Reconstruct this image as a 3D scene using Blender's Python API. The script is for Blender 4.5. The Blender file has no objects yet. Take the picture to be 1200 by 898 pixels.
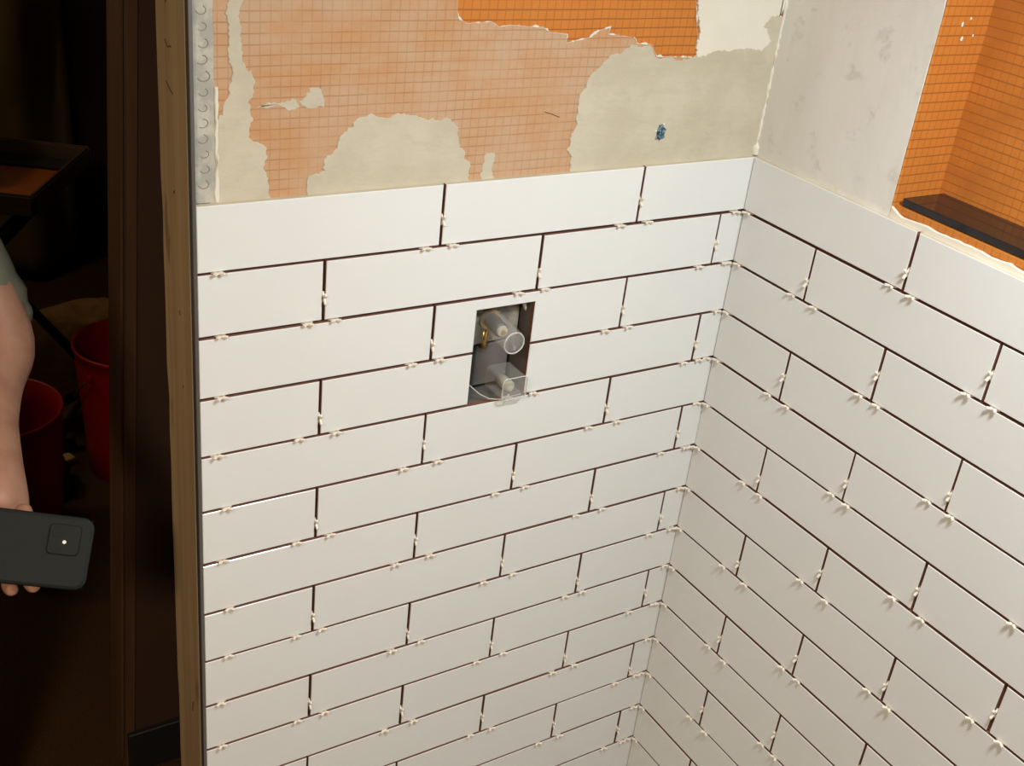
import bpy, bmesh, math, random
from mathutils import Vector, Matrix, noise
rnd = random.Random(7)
scene = bpy.context.scene
C = scene.collection

# ------------------------------------------------------------------ camera, world, light, exposure
CAM = Vector((-1.17498, -1.16421, 1.80007))
RIGHT = Vector((0.847529, -0.519804, 0.107230))
DOWN = Vector((-0.163782, -0.448317, -0.878742))
FWD = Vector((0.504847, 0.727197, -0.465097))
FPX = 1367.62
cd = bpy.data.cameras.new('camera'); cam = bpy.data.objects.new('camera', cd); C.objects.link(cam)
cd.sensor_fit = 'HORIZONTAL'; cd.sensor_width = 36.0; cd.lens = FPX / 1200 * 36.0; cd.clip_start = 0.02
M = Matrix((RIGHT, -DOWN, -FWD)).transposed().to_4x4(); M.translation = CAM
cam.matrix_world = M
scene.camera = cam

w = bpy.data.worlds.new('world'); scene.world = w; w.use_nodes = True
bg = w.node_tree.nodes['Background']; bg.inputs[0].default_value = (1.0, 0.83, 0.62, 1); bg.inputs[1].default_value = 0.08

ld = bpy.data.lights.new('ceiling_light', 'AREA'); ld.shape = 'DISK'; ld.size = 0.22
ld.energy = 17.2; ld.color = (0.90, 0.97, 1.0)
lo = bpy.data.objects.new('ceiling_light', ld); C.objects.link(lo)
lo.location = (-0.35, -0.88, 2.02); lo.rotation_euler = (0, 0, 0)
l1 = bpy.data.lights.new('room_light', 'AREA'); l1.shape = 'DISK'; l1.size = 0.30; l1.energy = 40; l1.color = (1.0, 0.77, 0.575)
l1o = bpy.data.objects.new('room_light', l1); C.objects.link(l1o); l1o.location = (-1.85, -1.40, 2.2)
l2 = bpy.data.lights.new('next_room_fill', 'POINT'); l2.shadow_soft_size = 0.08; l2.energy = 15.0; l2.color = (1.0, 0.72, 0.40)  # unseen fill light, added to brighten the dark next room
l2o = bpy.data.objects.new('next_room_fill', l2); C.objects.link(l2o); l2o.location = (-1.75, 2.1, 2.1)

vs = scene.view_settings
vs.view_transform = 'Standard'; vs.look = 'None'; vs.gamma = 1.0; vs.exposure = 0.0; vs.use_curve_mapping = False

# ------------------------------------------------------------------ helpers
def ray(x, y):
    return FWD + RIGHT * ((x - 600) / FPX) + DOWN * ((y - 449) / FPX)
def P(x, y, depth):
    return CAM + ray(x, y) * depth
def at(x, y, axis, v):
    d = ray(x, y); return CAM + d * ((v - CAM[axis]) / d[axis])

def link(name, me, mat=None, parent=None):
    o = bpy.data.objects.new(name, me); C.objects.link(o)
    if mat is not None and not me.materials: me.materials.append(mat)
    if parent is not None: o.parent = parent
    return o
def obj(name, bm, mat=None, parent=None, smooth=False, normals=True):
    if normals: bmesh.ops.recalc_face_normals(bm, faces=bm.faces)
    me = bpy.data.meshes.new(name); bm.to_mesh(me); bm.free()
    if smooth:
        for p in me.polygons: p.use_smooth = True
    return link(name, me, mat, parent)
def tag(o, label, cat, group=None):
    o['label'] = label; o['category'] = cat
    if group: o['group'] = group
    return o
def struct(o, label=None):
    o['kind'] = 'structure'
    if label: o['label'] = label
    return o
def empty(name, loc=(0, 0, 0)):
    o = bpy.data.objects.new(name, None); C.objects.link(o); o.location = loc; o.empty_display_size = .05
    return o

def box(bm, a, b):
    vs_ = [bm.verts.new((x, y, z)) for x in (a[0], b[0]) for y in (a[1], b[1]) for z in (a[2], b[2])]
    for f in ((0,1,3,2),(4,6,7,5),(0,4,5,1),(2,3,7,6),(0,2,6,4),(1,5,7,3)):
        bm.faces.new([vs_[i] for i in f])
def boxbm(a, b, bev=0, seg=2):
    bm = bmesh.new(); box(bm, a, b)
    if bev: bmesh.ops.bevel(bm, geom=bm.edges[:], offset=bev, segments=seg, affect='EDGES', profile=.5)
    return bm
def tube(bm, pts, r, n=10, cap=True):
    pts = [Vector(p) for p in pts]; rs = r if isinstance(r, (list, tuple)) else [r] * len(pts)
    rings = []; up = None
    for i, p in enumerate(pts):
        t = (pts[min(i+1, len(pts)-1)] - pts[max(i-1, 0)]).normalized()
        if up is None:
            up = t.orthogonal().normalized()
        up = (up - t * up.dot(t)).normalized(); s = t.cross(up)
        rings.append([bm.verts.new(p + (up * math.cos(2*math.pi*k/n) + s * math.sin(2*math.pi*k/n)) * rs[i]) for k in range(n)])
    for a, b in zip(rings, rings[1:]):
        for k in range(n):
            bm.faces.new((a[k], a[(k+1) % n], b[(k+1) % n], b[k]))
    if cap:
        bm.faces.new(rings[0][::-1]); bm.faces.new(rings[-1])
    return rings
def lathe(prof, n=32, closed=False):
    bm = bmesh.new(); rings = []
    for r, z in prof:
        rings.append([bm.verts.new((r * math.cos(2*math.pi*k/n), r * math.sin(2*math.pi*k/n), z)) for k in range(n)])
    for a, b in zip(rings, rings[1:]):
        for k in range(n): bm.faces.new((a[k], a[(k+1) % n], b[(k+1) % n], b[k]))
    if closed:
        a, b = rings[-1], rings[0]
        for k in range(n): bm.faces.new((a[k], a[(k+1) % n], b[(k+1) % n], b[k]))
    else:
        bm.faces.new(rings[0]); bm.faces.new(rings[-1])
    return bm

# walls in their own coordinates: (u, v, n) -> world.  n points out of the wall into the shower
LW = lambda u, v, n: (u, -n, v)          # left (valve) wall: u = world x, v = height
RW = lambda u, v, n: (-n, -u, v)         # right (niche) wall: u = distance from the corner

def slab(bm, wall, outline, n0, n1, ch=0.0):
    """prism of a 2-D outline from depth n0 (back) to n1 (face), with a chamfered face edge"""
    k = len(outline)
    area = sum(outline[i][0]*outline[(i+1) % k][1] - outline[(i+1) % k][0]*outline[i][1] for i in range(k))
    if area < 0: outline = outline[::-1]
    def inset(d):
        r = []
        for i in range(k):
            p0, p1, p2 = Vector(outline[i-1]), Vector(outline[i]), Vector(outline[(i+1) % k])
            e1 = (p1-p0).normalized(); e2 = (p2-p1).normalized()
            n1_ = Vector((-e1.y, e1.x)); n2_ = Vector((-e2.y, e2.x))
            m = n1_ + n2_
            den = max(m.length_squared, .3)
            r.append(p1 + m * (2*d/den))
        return r
    layers = [(outline, n0), (outline, n1-ch)] + ([(inset(ch), n1)] if ch else [])
    rings = [[bm.verts.new(wall(p[0], p[1], n)) for p in pts] for pts, n in layers]
    for a, b in zip(rings, rings[1:]):
        for i in range(k):
            j = (i+1) % k
            bm.faces.new((a[i], a[j], b[j], b[i]))
    f0 = bm.faces.new(rings[0][::-1]); f1 = bm.faces.new(rings[-1])
    if k > 6:
        for f in (f0, f1): f.normal_update()
        bmesh.ops.triangulate(bm, faces=[f0, f1])
def rect(u0, v0, u1, v1): return [(u0, v0), (u1, v0), (u1, v1), (u0, v1)]
def ragged(pts, step=.006, amp=.0025, seed=0, smooth_edges=()):
    """subdivide an outline and roughen it; edges listed in smooth_edges stay straight"""
    r = random.Random(seed); out = []
    k = len(pts)
    for i in range(k):
        a, b = Vector(pts[i]), Vector(pts[(i+1) % k]); L = (b-a).length
        m = max(1, int(L/step)); nrm = Vector((-(b-a).y, (b-a).x)).normalized() if L else Vector((0, 0))
        for j in range(m):
            q = a.lerp(b, j/m)
            if i not in smooth_edges and not (j == 0 and (i-1) % k in smooth_edges):
                q = q + nrm * (amp * 1.6 * noise.noise(Vector((q.x*60, q.y*60, seed*3.7))) + amp * .9 * noise.noise(Vector((q.x*210, q.y*210, seed*1.3))) + r.uniform(-amp, amp)*.45)
            out.append((q.x, q.y))
    return out

# ------------------------------------------------------------------ materials
def mat(name, col=(.5, .5, .5), rough=.6, metal=0, spec=.5, **kw):
    m = bpy.data.materials.new(name); m.use_nodes = True
    b = m.node_tree.nodes['Principled BSDF']
    b.inputs['Base Color'].default_value = (*col, 1); b.inputs['Roughness'].default_value = rough
    b.inputs['Metallic'].default_value = metal; b.inputs['Specular IOR Level'].default_value = spec
    for k, v in kw.items(): b.inputs[k.replace('_', ' ')].default_value = v
    return m
class N:
    def __init__(s, m):
        s.t = m.node_tree; s.b = s.t.nodes['Principled BSDF']; s.co = s.new('ShaderNodeTexCoord').outputs['Object']
    def new(s, t): return s.t.nodes.new(t)
    def set(s, sock, v):
        if hasattr(v, 'is_output'): s.t.links.new(v, sock)
        else: sock.default_value = v
    def noise(s, scale, detail=4, rough=.55, vec=None, stretch=None):
        n = s.new('ShaderNodeTexNoise'); n.inputs['Scale'].default_value = scale; n.inputs['Detail'].default_value = detail
        n.inputs['Roughness'].default_value = rough
        v = vec or s.co
        if stretch:
            mp = s.new('ShaderNodeMapping'); mp.inputs['Scale'].default_value = stretch; s.t.links.new(v, mp.inputs[0]); v = mp.outputs[0]
        s.t.links.new(v, n.inputs['Vector']); return n.outputs['Fac']
    def math(s, op, a, b=0., c=None):
        n = s.new('ShaderNodeMath'); n.operation = op; s.set(n.inputs[0], a); s.set(n.inputs[1], b)
        if c is not None: s.set(n.inputs[2], c)
        return n.outputs[0]
    def rng(s, v, a, b, c=0., d=1.):
        n = s.new('ShaderNodeMapRange'); n.interpolation_type = 'SMOOTHSTEP'
        for i, x in enumerate((v, a, b, c, d)): s.set(n.inputs[i], x)
        return n.outputs[0]
    def mix(s, f, a, b, mode='MIX'):
        n = s.new('ShaderNodeMix'); n.data_type = 'RGBA'; n.blend_type = mode
        s.set(n.inputs['Factor'], f)
        for k, v in (('A', a), ('B', b)):
            sock = [i for i in n.inputs if i.name == k and i.type == 'RGBA'][0]
            s.set(sock, (*v, 1) if isinstance(v, tuple) else v)
        return [o for o in n.outputs if o.type == 'RGBA'][0]
    def color(s, v): s.set(s.b.inputs['Base Color'], v)
    def bump(s, h, st=.3, dist=.001):
        n = s.new('ShaderNodeBump'); n.inputs['Strength'].default_value = st; n.inputs['Distance'].default_value = dist
        s.t.links.new(h, n.inputs['Height']); s.t.links.new(n.outputs[0], s.b.inputs['Normal'])
    def grid(s, period=.0114, w=.0011, wx=.6, wz=1.0):
        sp = s.new('ShaderNodeSeparateXYZ'); s.t.links.new(s.co, sp.inputs[0])
        wob = s.noise(9, 2)
        res = None
        for i, wt in ((0, wx), (1, wx), (2, wz)):
            v = s.math('ADD', sp.outputs[i], s.math('MULTIPLY', wob, .003))
            fr = s.math('FRACT', s.math('ADD', s.math('MULTIPLY', v, 1/period), 100.23))
            d = s.math('MULTIPLY', s.math('ABSOLUTE', s.math('SUBTRACT', fr, .5)), period)
            ln = s.math('MULTIPLY', s.rng(d, w*.35, w, 1., 0.), wt)
            res = ln if res is None else s.math('MAXIMUM', res, ln)
        return res

m_tile = mat('white_glazed_ceramic', (.80, .78, .735), .16, spec=.5)
n = N(m_tile); n.color(n.mix(n.noise(6, 3), (.755, .765, .735), (.795, .80, .775)))
n.bump(n.noise(14, 2), .05, .002)
m_bisque = mat('red_clay_tile_body', (.15, .062, .036), .9)
n = N(m_bisque); n.color(n.mix(n.noise(60, 4), (.24, .105, .065), (.15, .062, .038)))

m_kerdi = mat('orange_fleece_membrane', (.55, .19, .025), .75)
n = N(m_kerdi); g = n.grid(wx=.45, wz=.85)
base = n.mix(n.noise(45, 5), (.62, .215, .030), (.52, .165, .018))
n.color(n.mix(n.math('MULTIPLY', g, .8), base, (.22, .062, .006)))
n.bump(g, -.3, .001)

m_film = mat('thin_mortar_film_on_membrane', (.6, .4, .25), .85)
n = N(m_film); g = n.grid(wx=.55, wz=.95, w=.0010)
big = n.rng(n.noise(9, 5, .6), .38, .62); fine = n.noise(60, 5, .65)
streak = n.rng(n.noise(14, 5, .6, stretch=(1.0, 1, 3.0)), .35, .65)
base = n.mix(big, (.55, .285, .125), (.54, .355, .215))
base = n.mix(n.math('MULTIPLY', streak, .6), base, (.54, .385, .25))
base = n.mix(n.math('MULTIPLY', fine, .3), base, (.47, .235, .10))
gs = n.math('MULTIPLY', g, n.rng(n.noise(16, 4), .30, .62, .16, .60))
n.color(n.mix(gs, base, (.34, .135, .035)))
n.bump(n.math('SUBTRACT', n.noise(120, 4), n.math('MULTIPLY', g, .4)), .25, .001)

m_thin = mat('grey_thinset_mortar', (.5, .45, .35), .9)
n = N(m_thin)
base = n.mix(n.rng(n.noise(11, 5, .6), .35, .65), (.52, .465, .345), (.59, .535, .41))
base = n.mix(n.rng(n.noise(30, 4, .6, stretch=(1, 1, 2.2)), .52, .75, 0., .5), base, (.49, .44, .32))
n.color(base); n.bump(n.noise(70, 6, .65, stretch=(.5, .5, 2)), .35, .002)

m_white = mat('pale_joint_compound', (.66, .62, .53), .85)
n = N(m_white)
base = n.mix(n.rng(n.noise(5, 5, .6, stretch=(1, 1, .35)), .35, .65), (.78, .765, .70), (.70, .68, .605))
base = n.mix(n.rng(n.noise(26, 6, .7), .56, .70, 0., .45), base, (.50, .475, .40))
n.color(base); n.bump(n.noise(45, 6, .65, stretch=(1, 1, .5)), .35, .002)
m_cream = mat('cream_plaster', (.76, .72, .60), .8)
n = N(m_cream); n.color(n.mix(n.noise(16, 4), (.80, .76, .645), (.72, .675, .555))); n.bump(n.noise(40, 5), .25, .002)

m_spacer = mat('white_plastic_spacer', (.80, .72, .60), .45)
m_metal = mat('dull_aluminium', (.28, .26, .24), .45, .9)
m_leg = mat('mortar_smeared_metal', (.44, .42, .36), .7, .15)
n = N(m_leg); n.color(n.mix(n.rng(n.noise(60, 5), .4, .65), (.40, .385, .33), (.55, .52, .43))); n.bump(n.noise(160, 3), .4, .001)
m_ring = mat('smeared_perforation_edge', (.27, .25, .21), .8)
m_wood = mat('raw_stud_wood', (.4, .28, .14), .8)
n = N(m_wood)
gr = n.noise(16, 5, .6, stretch=(3, 3, .10))
base = n.mix(n.rng(gr, .3, .7), (.30, .205, .095), (.41, .295, .150))
base = n.mix(n.rng(n.noise(24, 3, .5, stretch=(1, 1, .35)), .66, .74, 0., .7), base, (.16, .095, .045))
n.color(base); n.bump(gr, .2, .002)
m_pencil = mat('pencil_mark', (.10, .07, .04), .8)
m_gyp = mat('gypsum_board_edge', (.50, .48, .38), .9)
n = N(m_gyp); n.color(n.mix(n.noise(40, 4), (.42, .40, .31), (.56, .53, .42)))
m_brown = mat('dark_brown_paint', (.060, .032, .016), .7)
n = N(m_brown); n.color(n.mix(n.noise(5, 4), (.050, .025, .011), (.038, .019, .009)))
m_jamb = mat('stained_jamb_wood', (.13, .065, .03), .55)
n = N(m_jamb); n.color(n.mix(n.rng(n.noise(10, 4, .6, stretch=(4, 4, .12)), .3, .7), (.105, .052, .024), (.07, .036, .018)))
m_black = mat('black_rubber', (.012, .012, .013), .5)
m_carpet = mat('brown_carpet', (.05, .026, .012), 1.0, spec=.1)
n = N(m_carpet); cf = n.noise(420, 3, .7); n.color(n.mix(n.rng(cf, .3, .7), (.035, .018, .008), (.10, .054, .022)))
n.bump(cf, .9, .006)
m_mortar_floor = mat('grey_mortar_pan', (.33, .31, .27), .9)
n = N(m_mortar_floor); n.color(n.mix(n.noise(12, 5), (.28, .26, .22), (.38, .355, .30)))
m_ceil = mat('ceiling_white', (.62, .59, .53), .9)
m_slab = mat('polished_black_stone', (.012, .011, .012), .06, spec=.35)
n = N(m_slab); n.color(n.mix(n.noise(90, 4), (.010, .009, .010), (.020, .018, .018)))
m_guard = mat('grey_plastic_guard', (.135, .127, .116), .45)
m_rim = mat('clear_plastic_rim', (.90, .89, .84), .2, Transmission_Weight=.55, IOR=1.42)
m_guard2 = mat('worn_grey_plastic', (.20, .19, .165), .55)
n = N(m_guard2); n.color(n.mix(n.rng(n.noise(50, 5), .4, .65), (.17, .16, .135), (.33, .31, .25)))
m_brass = mat('brass', (.56, .37, .13), .32, .9)
m_blackp = mat('black_plastic', (.012, .011, .012), .35)
m_clear = mat('clear_plastic', (.72, .71, .66), .12, spec=.6, Alpha=.11)
m_blue = mat('blue_plastic_plug', (.045, .11, .16), .35)
n = N(m_blue); n.color(n.mix(n.rng(n.noise(260, 3), .42, .62), (.018, .04, .06), (.16, .29, .36)))
m_red = mat('red_bucket_plastic', (.26, .003, .004), .45)
m_tray = mat('orange_brown_saw_tray', (.30, .085, .016), .4)
n = N(m_tray); n.color(n.mix(n.noise(9, 4), (.35, .10, .018), (.24, .062, .012)))
m_trim_brown = mat('lit_rim_steel', (.085, .06, .04), .4, .2)  # frame steel made lighter, the lit rim edges are in its colour
m_blk_metal = mat('black_painted_steel', (.022, .017, .013), .38, .2)
m_gold = mat('kraft_cardboard', (.30, .18, .065), .85)
n = N(m_gold); n.color(n.mix(n.rng(n.noise(7, 5), .35, .65), (.20, .11, .035), (.36, .22, .08)))
m_lumber = mat('pale_lumber', (.45, .33, .17), .8)
m_sheet = mat('dark_plastic_sheet', (.085, .058, .024), .32)
m_rag = mat('black_cloth', (.012, .010, .010), .9)
m_shirt = mat('grey_green_cotton', (.20, .23, .165), .95)
n = N(m_shirt); n.color(n.mix(n.noise(60, 4), (.115, .12, .078), (.155, .16, .107))); n.bump(n.noise(300, 3), .3, .001)
m_trouser = mat('dark_denim', (.02, .024, .032), .9)
m_skin = mat('skin', (.33, .17, .105), .55)
n = N(m_skin); n.color(n.mix(n.rng(n.noise(28, 4), .35, .68), (.35, .182, .114), (.29, .137, .083)))
n.bump(n.noise(160, 4), .12, .001)
n.b.inputs['Subsurface Weight'].default_value = .06; n.b.inputs['Subsurface Radius'].default_value = (.006, .002, .001)
m_nail = mat('finger_nail', (.55, .33, .25), .3)
m_hair = mat('dark_hair', (.03, .018, .01), .6)
m_eye = mat('eye_white', (.7, .68, .62), .3)
m_lip = mat('lips', (.36, .15, .11), .5)
m_phone = mat('dark_grey_phone_case', (.009, .011, .010), .65, spec=.2)
m_phone2 = mat('phone_camera_glass', (.007, .008, .008), .4, spec=.2)
m_led = mat('phone_flash_lens', (.85, .80, .65), .2)

# ------------------------------------------------------------------ dimensions of the tiling (metres)
S = 0.0792; ZT = 1.35; NROW = 17; LT = 0.30435; D = 0.8023; R0 = 0.3003; J = 0.0038
BD = -0.010            # board face lies 10 mm behind the tile face
HOLE = (-0.4352, -0.3447, 1.0335, 1.1750)   # valve opening: u0, u1, v0, v1
NI = (0.2460, 0.62, 1.3665, 1.95)           # niche opening on the right wall: u0, u1, v0, v1

# ------------------------------------------------------------------ wall_left: board, mortar, tiles
bm = bmesh.new()
BH = (HOLE[0]-.0045, HOLE[1]+.0045, HOLE[2]-.0045, HOLE[3]+.0045)
for a in ((-D, 0, BH[0], 2.45), (BH[1], 0, .0127, 2.45), (BH[0], 0, BH[1], BH[2]), (BH[0], BH[3], BH[1], 2.45)):
    slab(bm, LW, rect(*a), BD-.013, BD)
wall_l = struct(obj('wall_left', bm, m_kerdi), 'shower valve wall, orange membrane above, white tile below')
wl = wall_l
# framing behind the board, seen at the open end of the wall
obj('stud', boxbm((-D, .0232, 0), (-D+.038, .113, 2.45)), m_wood, wl)
obj('stud', boxbm((-.42, .0232, 0), (-.458, .113, .98)), m_wood, wl)
bm = bmesh.new(); bo = ragged([(-D+.0012, 0), (.0, 0), (.0, 2.45), (-D+.0012, 2.45)], .05, .0006, 5, (0, 1, 2))
slab(bm, LW, bo, -.126, -.1132); obj('drywall', bm, m_wood, wl)
obj('board_edge', boxbm((-D-.0006, .0105, 0), (-D+.0006, .0228, 2.45)), m_gyp, wl)
# pencil marks on the stud
for z0, y0, pts in ((1.545, .085, [(0, 0), (.006, .008), (-.002, .014), (.005, .020)]), (1.50, .09, [(0, .006), (.008, 0), (.020, .003)]),
                    (1.455, .09, [(0, .006), (.009, .002), (.022, -.002)]), (1.34, .075, [(0, 0), (.004, .004)]), (1.20, .065, [(0, 0), (.003, -.005)]),
                    (1.10, .060, [(0, 0), (.002, .004)]), (.585, .05, [(0, .02), (-.004, .01), (-.005, 0)])):
    bm = bmesh.new(); tube(bm, [(-D-.0002, y0-a, z0+b) for a, b in pts], .0009, 5); obj('pencil_mark', bm, m_pencil, wl)

def lpx(pts, n=BD):
    r = []
    for x, y in pts:
        q = at(x, y, 1, -n); r.append((q.x, q.z))
    return r
def rpx(pts, n=BD):
    r = []
    for x, y in pts:
        q = at(x, y, 0, -n); r.append((-q.y, q.z))
    return r
TOP = 2.10
ZB = ZT - .004
# mortar film spread over the membrane (pink, grid showing through), leaving the bare orange patch near the top
edge = lpx([(536, 14), (537, 22), (548, 27), (575, 25), (584, 31), (600, 29), (636, 32), (643, 37), (664, 40), (663, 50), (690, 44), (700, 36), (714, 32), (713, 40), (730, 42), (744, 44), (746, 51), (764, 52), (769, 66), (812, 67), (818, 60)])
film = [(-D+.022, ZB), (.008, ZB)] + [(.008, edge[-1][1]+.001)] + edge[::-1] + [(edge[0][0]-.002, 1.60), (edge[0][0]+.03, 1.70), (edge[0][0], TOP), (-D+.022, TOP)]
bm = bmesh.new(); slab(bm, LW, ragged(film, .004, .0012, 3, (0, 1)), BD-.0005, BD+.0010, .0003); obj('mortar_film', bm, m_film, wl)
# grey mortar patches
def patch(name, wall, px, n1, m, par, seed, step=.0028, amp=.0026, fn=lpx, extra=None, ch=.0006):
    bm = bmesh.new(); o_ = fn(px, BD+.001)
    if extra: o_ = o_ + extra
    slab(bm, wall, ragged(o_, step, amp, seed), BD-.0005, n1, ch); return obj(name, bm, m, par)
patch('mortar_patch', LW, [(262, -40), (283, -40), (283, 72), (296, 82), (292, 160), (309, 172), (314, 215), (319, 240), (244, 246), (247, 150), (262, 128), (272, 82)], BD+.0021, m_thin, wl, 11)
patch('mortar_patch', LW, [(357, 238), (361, 208), (378, 200), (379, 187), (396, 170), (398, 158), (413, 148), (418, 138), (470, 135), (522, 140), (536, 150), (540, 172), (547, 190), (549, 226)], BD+.0022, m_thin, wl, 12)
patch('mortar_patch', LW, [(665, 212), (668, 185), (664, 176), (673, 150), (680, 112), (690, 92), (706, 74), (738, 52), (746, 52), (763, 54), (768, 68), (813, 68), (822, 58), (840, 54), (880, 50), (893, 52), (899, 44), (893, 30), (903, 14), (916, 18), (918, 40), (905, 110), (893, 155), (886, 191), (820, 197)], BD+.0024, m_thin, wl, 13)
patch('mortar_patch', LW, [(566, 222), (563, 206), (570, 180), (580, 180), (577, 205), (580, 220)], BD+.0018, m_thin, wl, 14)
patch('mortar_smear', LW, [(352, 120), (362, 104), (379, 100), (380, 124), (366, 126)], BD+.0014, m_thin, wl, 15)
patch('mortar_smear', LW, [(300, 123), (345, 119), (350, 123), (345, 127), (303, 126)], BD+.0014, m_thin, wl, 16)
patch('plaster_patch', LW, [(816, 67), (819, 30), (815, 0), (815, -120), (940, -120), (930, -40), (914, 22), (904, 18), (896, 30), (903, 48), (892, 60), (872, 56), (840, 62)], BD+.0028, m_cream, wl, 17)
# ragged ridge of mortar where the trowel stopped at the bare membrane
pts = []; rs = []
line = edge + [lpx([(817, 50)])[0], lpx([(816, 30)])[0], lpx([(815, 0)])[0], lpx([(815, -60)])[0]]
for a_, b_ in zip(line, line[1:]):
    m_ = max(1, int((Vector(b_)-Vector(a_)).length/.0015))
    for j_ in range(m_):
        q = Vector(a_).lerp(Vector(b_), j_/m_); k = noise.noise(Vector((q.x*95, q.y*95, 4))); k2 = noise.noise(Vector((q.x*320, q.y*320, 9)))
        pts.append(LW(q.x+.0006*k2, q.y+.0010*k, BD+.0012)); rs.append(max(.0002, .0003+.0030*k+.0012*k2))
bm = bmesh.new(); tube(bm, pts, rs, 7); obj('mortar_ridge', bm, m_cream, wl, True)
bm = bmesh.new(); tube(bm, [LW(*lpx([p])[0], BD+.0013) for p in ((638, 131), (645, 133), (655, 137))], .0005, 5); obj('scratch', bm, m_pencil, wl)

# ---- tiles.  v of row r runs from ZT-(r+1)S to ZT-rS
tile_cache = {}
def tile(wall, par, key, outline, jit=True, top=False):
    """outline in wall coordinates; alike tiles share one mesh, moved by the object's location"""
    u0 = min(p[0] for p in outline); v0 = min(p[1] for p in outline)
    k = (key, top, tuple((round(p[0]-u0, 4), round(p[1]-v0, 4)) for p in outline))
    if k not in tile_cache:
        bm = bmesh.new(); slab(bm, wall, [(p[0]-u0, p[1]-v0) for p in outline], BD+.0012, 0, .0007)
        bmesh.ops.recalc_face_normals(bm, faces=bm.faces)
        me = bpy.data.meshes.new('tile'); bm.to_mesh(me); bm.free(); me.materials.append(m_tile); me.materials.append(m_bisque); me.materials.append(m_thin); tile_cache[k] = me
        nw = Vector(wall(0, 0, 1))
        for p_ in me.polygons: p_.material_index = 0 if p_.normal.dot(nw) > .3 else 2 if (top and p_.normal.z > .9) else 1
    o = bpy.data.objects.new('tile', tile_cache[k]); C.objects.link(o); o.parent = par
    ju, jv, jn = (rnd.uniform(-.0004, .0004), rnd.uniform(-.0004, .0004), rnd.uniform(-.0005, .0003)) if jit else (0, 0, 0)
    o.location = wall(u0+ju, v0+jv, jn)
    o.rotation_euler[1 if wall is LW else 0] = rnd.uniform(-.0012, .0012)
    return o
h = J/2
LJ = {}; RJ = {}
for r in range(NROW):
    v0 = ZT-(r+1)*S+h; v1 = ZT-r*S-h
    if r == 0: v1 += h
    cuts = [-D] + [-D + k*LT for k in ((1, 2) if r % 2 == 0 else (.5, 1.5, 2.5))] + [.004]
    LJ[r] = cuts[1:-1]
    for i in range(len(cuts)-1):
        a = cuts[i] + (h if i else .0012); b = cuts[i+1] - (h if i < len(cuts)-2 else 0)
        if r == 2 and i == 1:
            tile(LW, wl, 'L', [(a, v0), (HOLE[0], v0), (HOLE[0], HOLE[3]), (HOLE[1], HOLE[3]), (HOLE[1], v0), (b, v0), (b, v1), (a, v1)], False)
        elif r == 3 and i == 1: tile(LW, wl, 'L', rect(a, v0, HOLE[0], v1), False)
        elif r == 3 and i == 2: tile(LW, wl, 'L', rect(HOLE[1], v0, b, v1), False)
        else: tile(LW, wl, 'L', rect(a, v0, b, v1), top=(r == 0))

# ------------------------------------------------------------------ wall_right: board with niche, plaster, tiles
bm = bmesh.new(); UE = 1.62
for a in ((-.0, 0, NI[0], 2.45), (NI[1], 0, UE, 2.45), (NI[0], 0, NI[1], NI[2]), (NI[0], NI[3], NI[1], 2.45)):
    slab(bm, RW, rect(*a), BD-.013, BD)
wall_r = struct(obj('wall_right', bm, m_kerdi), 'shower niche wall, pale plaster above, white tile below')
wr = wall_r
bm = bmesh.new()
slab(bm, RW, ragged([(-.009, ZB), (NI[0]-.002, ZB), (NI[0]-.0025, 2.2), (-.009, 2.2)], .006, .0008, 21, (0, 3)), BD-.0005, BD+.0022, .0008)
obj('plaster_coat', bm, m_white, wr)
bm = bmesh.new()
lo_ = [(NI[0]-.001, ZB), (UE, ZB), (UE, NI[2]-.008)] + [(NI[0]+.30-.02*i, NI[2]-.0085+.004*noise.noise(Vector((i*.9, 3, 1)))) for i in range(1, 15)] + [(NI[0]-.001, NI[2]-.002)]
slab(bm, RW, ragged(lo_, .006, .0008, 22, (0, 1)), BD-.0005, BD+.0030, .0010); obj('mortar_band', bm, m_cream, wr)
bm = bmesh.new()
slab(bm, RW, ragged([(NI[1]+.004, ZB), (UE, ZB), (UE, 2.2), (NI[1]+.004, 2.2)], .02, .001, 23), BD-.0005, BD+.0022, .0008); obj('plaster_coat', bm, m_white, wr)
# niche box (five inner faces, real thickness outward)
bm = bmesh.new(); t = .010; dn = -.092
slab(bm, RW, rect(NI[0]-t, NI[2]-t, NI[0], NI[3]+t), dn, BD-.0132)
slab(bm, RW, rect(NI[1], NI[2]-t, NI[1]+t, NI[3]+t), dn, BD-.0132)
slab(bm, RW, rect(NI[0], NI[2]-t, NI[1], NI[2]), dn, BD-.0132)
slab(bm, RW, rect(NI[0], NI[3], NI[1], NI[3]+t), dn, BD-.0132)
slab(bm, RW, rect(NI[0]-t, NI[2]-t, NI[1]+t, NI[3]+t), dn-t, dn)
obj('niche_box', bm, m_kerdi, wr)
bm = bmesh.new(); slab(bm, RW, rect(NI[0]-.0035, NI[2]-.004, NI[0]+.0002, NI[3]), BD-.0005, BD+.0020, .0012); obj('membrane_flap', bm, m_kerdi, wr)
for (x, y, s) in ((1128, 29, .0026), (1138, 22, .0016), (1127, 46, .0026), (1140, 42, .0015)):
    bm = bmesh.new(); bmesh.ops.create_icosphere(bm, subdivisions=1, radius=1)
    q = at(x, y, 1, -NI[0])
    for v in bm.verts: v.co = Vector((v.co.x*s, v.co.y*.001, v.co.z*s*1.5)) + q
    obj('mortar_speck', bm, m_cream, wr, True)
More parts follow.
